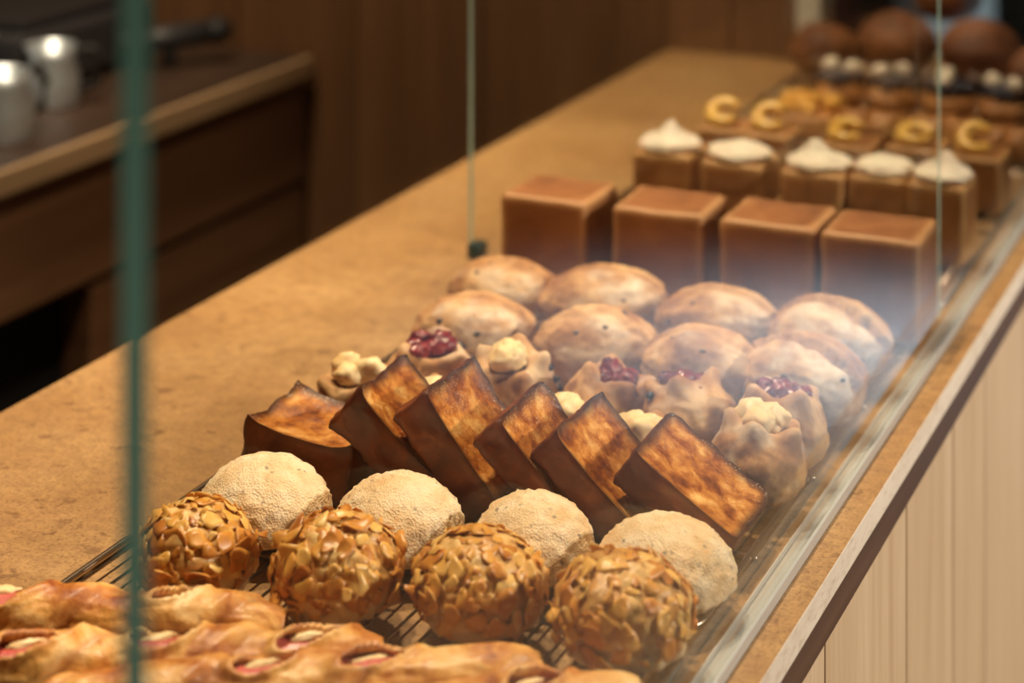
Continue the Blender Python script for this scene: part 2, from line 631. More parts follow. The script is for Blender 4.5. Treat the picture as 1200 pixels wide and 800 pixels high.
# ------------------------------------------------------------------ service counter
CT = box('stone_worktop', (-1.09, -0.3, ZC - 0.022), (-0.372, 3.13, ZC), [MAT['stone']][0], None, 0.0012)
CT.data.materials.append(MAT['stone_edge'])
for p in CT.data.polygons:
    if p.normal.x > 0.9:
        p.material_index = 1
tag(CT, 'warm mottled limestone worktop running the length of the pastry counter', 'worktop')
CB = empty('service_counter', (0, 0, 0), 'counter base clad in upright pale oak boards under a walnut strip', 'counter')
box('carcass', (-1.07, -0.3, 0), (-0.395, 3.12, ZC - 0.022), MAT['back_wood'], CB)
box('walnut_strip', (-0.395, -0.3, ZC - 0.047), (-0.373, 3.12, ZC - 0.022), MAT['walnut'], CB)
y = 0.8
i = 0
while y < 3.1:
    wd = (0.062, 0.085, 0.16, 0.07, 0.11)[i % 5]
    pl = box('board', (-0.395, y + .0006, 0), (-0.3735 - .0006 * (i % 2), min(y + wd, 3.12) - .0006, ZC - 0.0475), MAT['pale_wood'], CB, 0.0006)
    y += wd
    i += 1

# glass front and divider
def pane(name, lo, hi, parent, thin, edge='lit_edge'):
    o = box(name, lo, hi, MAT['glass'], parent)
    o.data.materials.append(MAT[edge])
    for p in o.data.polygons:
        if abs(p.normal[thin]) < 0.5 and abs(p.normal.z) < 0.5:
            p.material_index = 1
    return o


GF = empty('sneeze_guard', (-0.402, 1.9, ZC), 'long clear glass screen in a metal channel along the front of the pastries', 'glass screen')
GFi = (0.402, -1.9, 0)
gp = pane('pane', (-0.4065, 0.566, 0.003), (-0.3955, 3.12, 0.545), GF, 0, 'unlit_edge')
gp.location = (0.402, -1.9, 0)
for lo, hi in (((-.4085, .05, .0), (-.392, 3.12, .002)), ((-.4085, .05, .002), (-.4072, 3.12, .006)), ((-.3948, .05, .002), (-.392, 3.12, .008))):
    c_ = box('channel', lo, hi, MAT['alu'], GF, 0.0005)
    c_.location = (0.402, -1.9, 0)
GD = empty('glass_partition', (-0.66, 1.897, ZC), 'upright clear glass divider across the counter behind the brown loaves', 'glass screen')
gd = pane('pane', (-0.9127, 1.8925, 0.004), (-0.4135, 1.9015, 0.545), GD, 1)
gd.location = (0.66, -1.897, 0)
for xx in (-0.905, -0.565, -0.475):
    cl = box('clip', (xx - .008, 1.886, 0), (xx + .008, 1.908, 0.016), MAT['clip'], GD, 0.003)
    cl.location = (0.66, -1.897, 0)

# ------------------------------------------------------------------ cooling racks
wire_cache = {}


def rack(y0, y1, rods, label, x0=-0.846, x1=-0.424):
    g = empty('cooling_rack', ((x0 + x1) / 2, (y0 + y1) / 2, ZC), label, 'rack', None)
    hx, hy = (x1 - x0) / 2, (y1 - y0) / 2
    rc = 0.022
    path = []
    for cx_, cy_, a0 in ((hx - rc, hy - rc, 0), (-hx + rc, hy - rc, 90), (-hx + rc, -hy + rc, 180), (hx - rc, -hy + rc, 270)):
        for q in range(6):
            an = R(a0 + q * 18)
            path.append((cx_ + rc * math.cos(an), cy_ + rc * math.sin(an), 0.0032))
    V, F = tube(path, 0.003, 8, True)
    obj('frame', make_mesh('frame', V, F, MAT['steel']), g)
    V, F = tube([(0, -hy + .002, 0), (0, hy - .002, 0)], 0.0012, 6)
    wme = make_mesh('wire', V, F, MAT['steel'])
    n = int(2 * hx / 0.021)
    for k in range(n):
        obj('wire', wme, g, (-hx + 0.014 + k * (2 * hx - 0.028) / (n - 1), 0, 0.0074))
    V, F = tube([(-hx - .004, 0, 0), (-hx, 0, 0), (hx + .002, 0, 0), (hx + .006, 0, 0)], [.002, .003, .003, .002], 8)
    rme = make_mesh('rod', V, F, MAT['steel'])
    for ry in rods:
        obj('rod', rme, g, (0, ry - (y0 + y1) / 2, 0.0032))
    return g


rack(0.80, 1.205, (0.93, 1.07), 'nearest wire cooling rack under the almond puffs and filled rolls')
rack(1.225, 1.86, (1.345, 1.493, 1.65, 1.78), 'middle wire cooling rack in front of the glass divider', x1=-0.428)
rack(1.93, 2.45, (2.05, 2.2, 2.33), 'wire cooling rack under the cream and apple cubes behind the divider', x1=-0.418)
rack(2.47, 3.10, (2.6, 2.75, 2.95), 'farthest wire cooling rack under the blueberry pastries', x1=-0.418)

# ------------------------------------------------------------------ sugar buns
def make_bun(seed, r, h):
    V, F = ico(5)
    P = V.copy()
    up = V[:, 2] > 0
    zz = np.where(up, h * .30 + V[:, 2] * h * .70, h * .30 * (1 - np.abs(np.minimum(V[:, 2], 0)) ** .9))
    P[:, 2] = zz
    side = np.where(up, 1.0, 1 - 0.22 * np.abs(V[:, 2]))
    P[:, 0] *= r * side
    P[:, 1] *= r * side
    P[:, :2] *= (1 + 0.035 * pn(V * 1.4 + seed))[:, None]
    cr = np.abs(fbm(V * 5.5 + seed * 3.1 + 0.25 * np.stack([pn(V * 9), pn(V * 9 + 5), pn(V * 9 + 9)], 1), 2))
    low = sstep(0.75, 0.1, V[:, 2])
    crack = sstep(0.10, 0.0, cr) * (0.3 + 0.7 * low)
    d = 0.0017 * fbm(V * 8 + seed, 3) + 0.0007 * pn(V * 30 + seed) + .00045 * pn(V * 55 + seed) - 0.0013 * crack
    d = d * np.where(V[:, 2] < -0.4, 0.0, 1.0)
    P += V * d[:, None]
    P[:, 2] = np.maximum(P[:, 2], 0)
    return make_mesh('sugar_bun', P, F, MAT['bun'], True, {'crack': crack})


for i, (x, y, r, h, lab) in enumerate((
        (-0.752, 1.220, .0490, .056, 'pale sugar bun leftmost, in front of the flat-lying toast slice'),
        (-0.650, 1.233, .0475, .056, 'second pale sugar bun from the left, behind an almond puff'),
        (-0.551, 1.244, .0440, .056, 'third pale sugar bun from the left, smallest of its row'),
        (-0.4565, 1.248, .0480, .056, 'pale sugar bun nearest the glass rail, widest of its row'))):
    b = obj('sugar_bun', make_bun(i * 5.3 + 1, r, h), None, (x, y, ZR), (0, 0, i * 1.3))
    tag(b, lab, 'bun', 'sugar buns in a row')

# ------------------------------------------------------------------ almond puffs with flakes
def flake_mesh(seed):
    rnd = random.Random(seed)
    n = 10
    L, Wd = 0.0082 * rnd.uniform(.9, 1.15), 0.0056 * rnd.uniform(.85, 1.2)
    th = 0.0005
    cup = rnd.uniform(-30, 45)
    tw = rnd.uniform(-70, 70)
    ring = []
    for k in range(n):
        a = 2 * math.pi * k / n
        px, py = L * math.cos(a), Wd * math.sin(a) * (1 - .25 * math.cos(a))
        s = rnd.uniform(.74, 1.12)
        ring.append((px * s, py * s))
    V = []
    for sgn in (1, -1):
        V.append((0, 0, sgn * th * 1.5))
        for s in (.55, 1.0):
            for px, py in ring:
                X, Y = px * s, py * s
                V.append((X, Y, cup * (X * X + Y * Y) + tw * X * Y + sgn * th * (1.4 if s < 1 else .6)))
    F = []
    o2 = 1 + 2 * n
    for k in range(n):
        l = (k + 1) % n
        F.append((0, 1 + k, 1 + l))
        F.append((1 + k, 1 + n + k, 1 + n + l, 1 + l))
        F.append((o2, o2 + 1 + l, o2 + 1 + k))
        F.append((o2 + 1 + k, o2 + 1 + l, o2 + 1 + n + l, o2 + 1 + n + k))
        F.append((1 + n + k, o2 + 1 + n + k, o2 + 1 + n + l, 1 + n + l))
    return make_mesh('almond_flake', V, F, MAT['flake'])


FLAKES = [flake_mesh(s) for s in range(8)]


def make_puff(i, x, y, r, h, lab, nf=150):
    g = empty('almond_puff', (x, y, ZR), lab, 'pastry', 'almond puffs in a row', i * 1.1)
    rnd = random.Random(50 + i)
    V, F = ico(5)
    d = 1 + 0.07 * fbm(V * 1.6 + i * 4.4, 2) + 0.06 * fbm(V * 5 + i, 3) + 0.03 * np.abs(pn(V * 9 + i))
    P = V * d[:, None] * np.array([r * .95, r * .95, h * .5])
    P[:, 2] += h * .5
    lowz = P[:, 2] < h * .22
    P[:, 2] = np.where(lowz, h * .10 + (P[:, 2] - h * .10) * .6, P[:, 2])
    P[:, 2] = np.maximum(P[:, 2], 0.0)
    # bare pale dough low on the customer-side face
    pale = sstep(-0.0, -0.45, V[:, 2] + 0.35 * pn(V * 2.5 + i * 2)) * 0.8
    obj('body', make_mesh('body', P, F, MAT['flaky'], True, {'pale': pale}), g)
    ga = math.pi * (3 - math.sqrt(5))
    for k in range(nf):
        z = 1 - (k + .5) / nf * 1.45
        a = k * ga + rnd.uniform(-.2, .2)
        z += rnd.uniform(-.06, .06)
        z = max(-.6, min(.995, z))
        if z < 0.0 and rnd.random() < 0.25:
            continue
        s = math.sqrt(1 - z * z)
        nrm = Vector((s * math.cos(a), s * math.sin(a), z))
        dd = 1 + rnd.uniform(.0, .05)
        p = Vector((nrm.x * r * .97 * dd, nrm.y * r * .97 * dd, h * .5 + nrm.z * h * .5 * dd))
        if p.z < .006:
            continue
        tilt = rnd.uniform(0, .30) if rnd.random() < .86 else rnd.uniform(.5, 1.1)
        ax = Vector((rnd.uniform(-1, 1), rnd.uniform(-1, 1), rnd.uniform(-1, 1))).cross(nrm).normalized()
        n2 = (Matrix.Rotation(tilt, 3, ax) @ nrm)
        q = n2.to_track_quat('Z', 'Y') @ Euler((0, 0, rnd.uniform(0, 6.28))).to_quaternion()
        sz = rnd.uniform(.5, 1.2)
        o = obj('almond_flake', FLAKES[rnd.randrange(8)], g, p, q.to_euler(), (sz, sz, sz))
    return g


for i, (x, y, r, h, lab) in enumerate((
        (-0.7435, 1.120, .0405, .064, 'golden almond-flaked puff leftmost, half behind the near glass edge'),
        (-0.6455, 1.138, .0440, .066, 'golden almond-flaked puff second from the left, above a filled roll'),
        (-0.5510, 1.158, .0435, .064, 'golden almond-flaked puff third from the left, in front of the smallest sugar bun'),
        (-0.4530, 1.164, .0445, .065, 'golden almond-flaked puff rightmost, in front of the widest sugar bun'))):
    make_puff(i, x, y, r, h, lab)

# ------------------------------------------------------------------ fried toast slices
def make_toast(i, ax_, ay, theta, L, Wd, T, lift, lab, rz=0.0):
    th = R(theta)
    V, F = boxgrid(26, 24, 9)
    S = V.copy()
    S[:, :2] = np.sign(V[:, :2]) * (1 - (1 - np.abs(V[:, :2])) ** 1.25)
    u, v, w = S[:, 0], S[:, 1], V[:, 2]
    hx, hy, hz = L / 2, Wd / 2, T / 2
    pin_x = 1 - 0.02 * (1 - v ** 2)
    pin_y = 1 - 0.02 * (1 - u ** 2)
    X = u * hx * pin_x
    Y = v * hy * pin_y
    cr_ = np.clip((np.abs(u) ** 10) * (np.abs(v) ** 10), 0, 1)
    waist = (1 - 0.03 * (1 - w ** 2)) * (1 - .045 * np.abs(w) ** 14) * (1 - .05 * cr_)
    X, Y = X * waist, Y * waist
    corner = (np.abs(u) ** 3) * (np.abs(v) ** 3)
    rim = np.maximum(np.abs(u), np.abs(v)) ** 6
    Z = w * (hz - 0.0055 + 0.0035 * rim + lift * corner * (0.6 + 0.6 * pn(np.stack([u * .9, v * .9, u * 0 + i * 3.7], 1))))
    P = np.stack([X, Y, Z], 1)
    d = 0.0021 * fbm(P * 48 + i * 9, 3) + .0009 * fbm(P * 190, 2)
    nrm = V / np.linalg.norm(V, axis=1)[:, None]
    P += nrm * d[:, None]
    ed = np.minimum(1 - np.abs(u), 1 - np.abs(v))
    on_face = np.abs(w) > .999
    e_cut = sstep(.20, .0, ed)
    e_side = sstep(.25, 0, 1 - np.abs(w)) * .8 + .5 * sstep(.12, 0, np.maximum(1 - np.abs(u), 1 - np.abs(v)))
    edge = np.where(on_face, e_cut, np.clip(e_side, 0, 1))
    side, cut = [], []
    Vf = V
    for f in F:
        ws = [Vf[q][2] for q in f]
        (cut if all(abs(q) > .999 for q in ws) and abs(sum(ws)) > 3.9 else side).append(f)
    n = Vector((math.sin(th), 0, math.cos(th)))
    ex = Vector((math.cos(th), 0, -math.sin(th)))
    zA = L * math.sin(th) + T * math.cos(th)
    c = Vector((ax_, ay, ZR + zA)) + ex * hx + Vector((0, hy, 0)) - n * hz
    base = c.copy()
    base.z = ZR
    g = empty('toast_slice', base, lab, 'toast', 'toast slices leaning in a row', rz)
    off = c - base

    def sub(name, faces, m, e):
        used = sorted({q for f in faces for q in f})
        mp = {q: k for k, q in enumerate(used)}
        me = make_mesh(name, P[used], [tuple(mp[q] for q in f) for f in faces], m, True, {'edge': e[used]})
        return obj(name, me, g, off, (0, th, 0))
    sub('crust', side, MAT['crust'], np.clip(e_side, 0, 1))
    sub('cut_face', cut, MAT['cut'], e_cut)
    return g


for i, (ax_, ay, th, L, Wd, T, lift, lab, rz) in enumerate((
        (-0.815, 1.287, 6, .100, .082, .040, .012, 'dark caramelised toast slice lying almost flat at the left end', .0),
        (-0.7153, 1.283, 40, .098, .086, .037, .009, 'leaning dark toast slice with a high notched corner, second from the left', .03),
        (-0.6567, 1.284, 50, .098, .086, .037, .003, 'steepest dark toast slice, third from the left', -.02),
        (-0.5980, 1.282, 46, .096, .086, .030, .003, 'dark toast slice leaning between the steepest and the notched one', .02),
        (-0.5560, 1.286, 42, .096, .088, .029, .009, 'dark toast slice with a bitten notched corner, second from the right', -.02),
        (-0.5000, 1.297, 33, .096, .086, .031, .002, 'sugared toast slice with the most open face, rightmost of its row', .01))):
    make_toast(i, ax_, ay, th, L, Wd, T, lift, lab, rz)

# ------------------------------------------------------------------ cheese and berry breads
def make_split(i, x, y, r, h, kind, lab, tilt=0.25, rz=0.0, flour=.4):
    g = empty('berry_bread' if kind == 'berry' else 'cheese_bread', (x, y, ZR), lab, 'bread',
              'berry breads in the back row' if kind == 'berry' else 'cheese breads in a row', rz)
    rnd = random.Random(90 + i)
    V, F = ico(5)
    axis = Vector((0, -math.sin(tilt), math.cos(tilt)))
    A = np.array(axis[:])
    ct = V @ A
    th = np.arccos(np.clip(ct, -1, 1))
    e1 = np.array([1.0, 0, 0])
    e2 = np.cross(A, e1)
    az = np.arctan2(V @ e2, V @ e1)
    k = rnd.choice((3, 4, 4, 5))
    ph = rnd.uniform(0, 6)
    pk = 0.5 + 0.5 * np.cos(k * az + ph)
    rad = 1 + 0.06 * fbm(V * 1.8 + i * 3.3, 2) + 0.03 * fbm(V * 7 + i, 3)
    rim = np.exp(-((th - .68) / .20) ** 2)
    rad += rim * (.02 + .26 * pk ** 1.6)
    rad -= .46 * sstep(.62, .25, th)
    P = V * rad[:, None] * np.array([r, r * .96, h * .5])
    P[:, 2] += h * .5
    P[:, 2] = np.where(P[:, 2] < h * .15, h * .15 + (P[:, 2] - h * .15) * .55, P[:, 2])
    P[:, 2] -= P[:, 2].min()
    fl = sstep(.1, .7, fbm(V * 1.7 + i * 8.1, 2) + .45 * V[:, 0] + .2) * flour
    crack = sstep(.75, .35, th) * .5
    obj('crust', make_mesh('crust', P, F, MAT['rustic'], True, {'flour': fl, 'crack': crack}), g)
    c0 = Vector((0, 0, h * .5))
    if kind == 'cheese':
        for q in range(7):
            a = q * 2.2 + rnd.uniform(-.4, .4)
            rr = rnd.uniform(.0, .36) * r if q else 0
            s = rnd.uniform(.009, .013)
            p = c0 + axis * (h * .40 + rnd.uniform(-.002, .004)) + Vector((rr * math.cos(a), rr * math.sin(a), 0))
            obj('cheese_chunk', lump('cheese_chunk', (s * 1.15, s, s * .9), MAT['cream_cheese'], i * 10 + q, .3, 1.6, 3), g, p)
    else:
        for q in range(9):
            a = q * 2.4 + rnd.uniform(-.4, .4)
            rr = (rnd.uniform(.15, .50) * r) if q else 0
            s = rnd.uniform(.0055, .0095)
            p = c0 + axis * (h * .335 + rnd.uniform(-.002, .005)) + Vector((rr * math.cos(a), rr * math.sin(a), 0))
            obj('berry', lump('berry', (s * 1.2, s, s * .8), MAT['berry'], i * 10 + q, .3, 2.0, 3), g, p)
    for q in range(4):
        a = rnd.uniform(-2.6, .6)
        zz = rnd.uniform(-.2, .55)
        s = math.sqrt(1 - zz * zz)
        p = Vector((s * math.cos(a) * r * 1.0, s * math.sin(a) * r * .96, h * .5 + zz * h * .5))
        obj('raisin', lump('raisin', (.004, .0032, .003), MAT['raisin'], q, .3, 2, 2), g, p)
    return g


for i, (x, y, r, h, kd, lab, tl, rz, fl) in enumerate((
        (-0.782, 1.412, .036, .058, 'cheese', 'small cheese-topped bread leftmost, behind the flat toast slice', .3, .2, .2),
        (-0.750, 1.480, .037, .064, 'berry', 'dark berry-topped bread leftmost, at the edge of the bare counter', .2, .9, .5),
        (-0.700, 1.408, .032, .056, 'cheese', 'cheese bread mostly hidden behind the steepest toast slices', .3, .5, .3),
        (-0.674, 1.478, .0385, .068, 'cheese', 'tall cheese bread standing between two berry breads', .3, .3, .4),
        (-0.604, 1.410, .033, .056, 'cheese', 'cheese bread peeping over the middle toast slices', .35, 1.4, .3),
        (-0.594, 1.486, .037, .062, 'berry', 'open berry bread in the middle, left of the reddest one', .35, 2.0, .4),
        (-0.536, 1.412, .032, .054, 'cheese', 'cheese bread just behind the second toast slice from the right', .35, .1, .3),
        (-0.521, 1.484, .0375, .066, 'berry', 'reddest berry bread, behind the rightmost toast slice', .4, 4.1, .4),
        (-0.4480, 1.490, .0365, .066, 'berry', 'berry bread with torn peaks nearest the glass', .2, 3.2, .6),
        (-0.4465, 1.424, .0375, .066, 'cheese', 'large floured cheese bread nearest the glass rail', .25, 2.6, .8))):
    make_split(i, x, y, r, h, kd, lab, tl, rz, fl)

# ------------------------------------------------------------------ floured fruit breads
def make_fruit(i, x, y, L, Wd, h, rz, lab, flour=.8, slit=.1, fold=.3):
    rnd = random.Random(130 + i)
    V, F = ico(5)
    t = V[:, 0]
    P = V * np.array([L * .475, Wd * .48, h * .5])
    taper = 1 - .16 * np.clip(-t, 0, 1) ** 2
    P[:, 1:] *= taper[:, None]
    d = 1 + 0.05 * fbm(V * 1.7 + i * 6.1, 2) + 0.03 * fbm(V * 6 + i, 4, .6)
    P *= d[:, None]
    s = V[:, 1] + .28 * V[:, 0] + slit + .22 * pn(V * 1.9 + i * 2.2) + .06 * pn(V * 6 + i)
    top = sstep(-.05, .35, V[:, 2])
    lip = sstep(-.16, -.01, s) * sstep(.16, .01, s) * top
    step = sstep(-.03, .03, s) * top
    N = V / np.linalg.norm(V, axis=1)[:, None]
    P += N * fold * (0.0055 * step - 0.004 * np.exp(-((s + .04) / .05) ** 2) * top)[:, None]
    P[:, 2] += h * .5
    P[:, 2] = np.where(P[:, 2] < h * .16, h * .16 + (P[:, 2] - h * .16) * .5, P[:, 2])
    P[:, 2] -= P[:, 2].min()
    fl = sstep(.08, -.30, s) * sstep(-.6, .3, V[:, 0] + .8 * pn(V * 1.8 + i * 9)) * (.8 + .9 * fbm(V * 2.6 + i, 3)) * flour
    crack = np.exp(-((s + .04) / .05) ** 2) * top * fold + .35 * sstep(.35, .75, fbm(V * 3 + i * 2.7, 3))
    g = empty('fruit_bread', (x, y, ZR), lab, 'bread', 'floured fruit breads in two rows', rz)
    obj('crust', make_mesh('crust', P, F, MAT['rustic'], True, {'flour': np.clip(fl, 0, 1), 'crack': crack}), g)
    for q in range(6):
        k = rnd.randrange(len(V))
        while V[k][2] < .05 or V[k][1] > .6:
            k = rnd.randrange(len(V))
        sc_ = rnd.uniform(.002, .0034)
        obj('raisin', lump('raisin', (sc_ * 1.3, sc_, sc_ * .8), MAT['raisin'], q, .3, 2, 2), g, P[k] * np.array([.97, .97, .97]))
    return g


for i, (x, y, L, Wd, h, rz, lab, fl, sl) in enumerate((
        (-0.763, 1.592, .116, .084, .066, 22, 'floured oval fruit bread leftmost of the front row', .8, .1),
        (-0.649, 1.600, .112, .084, .068, 24, 'floured oval fruit bread second in the front row, tapered left end', .6, .2),
        (-0.548, 1.590, .110, .086, .068, 10, 'plump brown fruit bread behind the reddest berry bread', .35, .05),
        (-0.4615, 1.592, .112, .088, .070, -4, 'fruit bread with a raised slit and white floured side by the glass', 1.0, .0),
        (-0.785, 1.702, .112, .082, .064, 14, 'fruit bread at the back left, below the leftmost brown loaf', .7, .1),
        (-0.686, 1.712, .128, .084, .066, 20, 'long fruit bread with a white streak in the back row', .8, .0),
        (-0.570, 1.700, .124, .082, .066, 6, 'wide fruit bread in the back row, below the middle loaves', .7, -.05),
        (-0.4700, 1.700, .122, .086, .066, -10, 'fruit bread with a thick white floured end, back row by the glass', 1.0, -.1))):
    make_fruit(i, x, y, L, Wd, h, R(rz), lab, fl, sl, 1.0 if i in (3, 7) else .3)

# ------------------------------------------------------------------ cube loaves
def cube_mesh(name, half, r, seed, mat, sink=.05, n=16):
    P, F, V = roundbox(half, r, n)
    h = np.array(half)
    u = P / h
    m = np.abs(u)
    for ax in range(3):
        o1, o2 = (ax + 1) % 3, (ax + 2) % 3
        b = (1 - np.clip(m[:, o1], 0, 1) ** 2) * (1 - np.clip(m[:, o2], 0, 1) ** 2)
        P[:, ax] *= 1 - sink * b * (m[:, ax] > .9)
    P += (V / np.linalg.norm(V, axis=1)[:, None]) * (0.0013 * fbm(P * 45 + seed * 5, 3))[:, None]
    P[:, 2] += half[2]
    srt = np.sort(m, axis=1)
    edge = sstep(.76, .97, srt[:, 1])
    return make_mesh(name, P, F, mat, True, {'edge': edge})


for i, (x, y, lab) in enumerate((
        (-0.7815, 1.831, 'brown cube loaf leftmost of four, beside the bare counter'),
        (-0.6655, 1.837, 'brown cube loaf second from the left of four'),
        (-0.5555, 1.840, 'brown cube loaf third from the left of four'),
        (-0.4570, 1.839, 'brown cube loaf rightmost of four, by the glass rail'))):
    o = obj('cube_loaf', cube_mesh('cube_loaf', (.047, .043, .048), .007, i, MAT['loaf'], .055, 20), None, (x, y, ZR), (0, 0, (-.02, .03, 0, .02)[i]))
    tag(o, lab, 'loaf', 'brown cube loaves')

pos = ['leftmost', 'second from the left', 'middle', 'second from the right', 'rightmost']


def cream_mesh(seed):
    V, F = ico(4)
    P = V.copy()
    rr = np.hypot(V[:, 0], V[:, 1])
    P[:, 0] *= .031 * (1 + .12 * pn(V * 2 + seed * 3))
    P[:, 1] *= .031 * (1 + .12 * pn(V * 2 + seed * 5))
    pk = 0.016 * np.exp(-(((V[:, 0] - .15 * math.sin(seed * 2)) ** 2 + V[:, 1] ** 2) / .12)) * (V[:, 2] > 0) * (.25 + .75 * (seed % 2 == 0))
    P[:, 2] = np.where(V[:, 2] > 0, V[:, 2] * .010, V[:, 2] * .007) + pk + .0025 * pn(V * 4 + seed)
    return make_mesh('cream', P, F, MAT['icing'])


for i, (x, y) in enumerate(((-0.752, 2.078), (-0.669, 2.070), (-0.5800, 2.068), (-0.5120, 2.078), (-0.4490, 2.076))):
    hw = .0345 if i < 3 else .030
    g = empty('cream_cube', (x, y, ZR), 'brown pastry cube topped with white cream, ' + pos[i] + ' of its row', 'pastry', 'cream-topped pastry cubes')
    obj('cube', cube_mesh('cube', (hw, .034, .0415), .006, 20 + i, MAT['small_loaf'], .04, 12), g)
    s = hw / .031
    obj('cream', cream_mesh(i), g, (0, 0, .0875), (0, 0, 0), (s, 1.05, 1))

for i, (x, y) in enumerate(((-0.757, 2.292), (-0.6975, 2.288), (-0.600, 2.275), (-0.525, 2.294), (-0.4520, 2.285))):
    g = empty('apple_cube', (x, y, ZR), 'golden pastry cube topped with an apple ring, ' + pos[i] + ' of its row', 'pastry', 'apple-topped pastry cubes')
    obj('cube', cube_mesh('cube', (.029 if i < 2 else .032, .034, .031), .006, 30 + i, MAT['small_loaf'], .04, 12), g)
    n = 22
    a0, a1 = (R(35), R(330)) if i != 3 else (R(0), R(340))
    tl = (.55, .6, .35, .3, .65)[i]
    path = [(0.0185 * math.cos(a0 + (a1 - a0) * k / (n - 1)), 0.0185 * math.sin(a0 + (a1 - a0) * k / (n - 1)) * math.cos(tl),
             0.0185 * (1 + math.sin(a0 + (a1 - a0) * k / (n - 1))) * math.sin(tl)) for k in range(n)]
    rr = [.0095 * (1 - .45 * (abs(2 * k / (n - 1) - 1)) ** 4) for k in range(n)]
    V, F = tube(path, rr, 10)
    obj('apple_ring', make_mesh('apple_ring', V, F, MAT['apple']), g, (-.002, -.004, .067), (0, 0, 0), (.88, .88, .88))

# ------------------------------------------------------------------ far pastries
def plait(i, x, y, lab, L=.085):
    g = empty('brown_plait', (x, y, ZR), lab, 'pastry', 'brown plaited pastries', .05)
    for q in range(4):
        obj('strand', lump('strand', (.017, .030, .021), MAT['plait'], i * 5 + q, .14, 1.6, 4), g,
            ((q - 1.5) * L / 4.4, 0, .021), (0, 0, .5 * (-1) ** q))
    return g


plait(0, -0.636, 2.515, 'brown plaited pastry behind the middle apple cubes')
plait(1, -0.541, 2.520, 'brown plaited pastry behind the apple cubes nearer the glass')
plait(2, -0.4600, 2.500, 'brown plaited pastry at the glass, right of the other plaits', .07)
g = empty('fruit_tart', (-0.725, 2.540, ZR), 'flat square pastry heaped with orange fruit dice', 'pastry')
obj('base', cube_mesh('base', (.042, .040, .014), .006, 55, MAT['plait'], .02, 10), g)
rnd = random.Random(5)
dice = [cube_mesh('fruit_dice', (.008, .008, .007), .002, q, MAT['dice'], .02, 5) for q in range(4)]
for q in range(26):
    obj('fruit_dice', dice[q % 4], g, (rnd.uniform(-.032, .032), rnd.uniform(-.030, .030), .026 + rnd.uniform(0, .010)),
        (rnd.uniform(-.4, .4), rnd.uniform(-.4, .4), rnd.uniform(0, 3)))
bb = lump('blueberry', (.0085, .0085, .008), MAT['blueberry'], 1, .06, 2, 3)
for i, (x, y, lab) in enumerate(((-0.724, 2.690, 'leftmost of the four'), (-0.648, 2.688, 'second from the left of the four'),
                                 (-0.571, 2.684, 'third from the left of the four'), (-0.495, 2.684, 'nearest the glass of the four'))):
    g = empty('blueberry_pastry', (x, y, ZR), 'brown pastry heaped with dark blueberries and white cream, ' + lab, 'pastry', 'blueberry pastries')
    obj('base', lump('base', (.037, .040, .022), MAT['plait'], 60 + i, .12, 1.8, 4), g, (0, 0, .020))
    rnd = random.Random(200 + i)
    for q in range(17):
        a = q * 2.39996
        rr = .0062 * math.sqrt(q) * 1.15
        obj('blueberry', bb, g, (rr * math.cos(a), rr * math.sin(a), .049 - rr * .30 + rnd.uniform(0, .004)))
    for q in range(2):
        a = q * 2.6 + i
        obj('cream_dollop', lump('cream_dollop', (.0125, .0125, .011), MAT['icing'], i * 3 + q, .2, 1.5, 3), g,
            (.018 * math.cos(a), .018 * math.sin(a), .056))
for i, (x, y, r, z, lab) in enumerate((
        (-0.790, 2.850, .052, 0, 'dark brown round bun leftmost, behind the blueberry pastries'),
        (-0.695, 2.905, .060, 0, 'large dark brown round bun below the stacked one'),
        (-0.575, 2.915, .058, 0, 'dark brown round bun right of the near glass line'),
        (-0.478, 2.850, .045, 0, 'smallest dark brown bun, nearest the glass'),
        (-0.640, 2.985, .052, .075, 'dark brown round bun stacked on top of two others'))):
    V, F = ico(4)
    d = 1 + .06 * fbm(V * 1.7 + i * 3, 3) - .05 * np.exp(-((np.sin(3 * np.arctan2(V[:, 1], V[:, 0]) + i)) / .2) ** 2) * sstep(-.2, .6, V[:, 2])
    P = V * d[:, None] * np.array([r, r, r * .82])
    P[:, 2] -= P[:, 2].min()
    o = obj('brown_bun', make_mesh('brown_bun', P, F, MAT['choux']), None, (x, y, ZR + z))
    tag(o, lab, 'bun', 'dark brown buns at the far end')

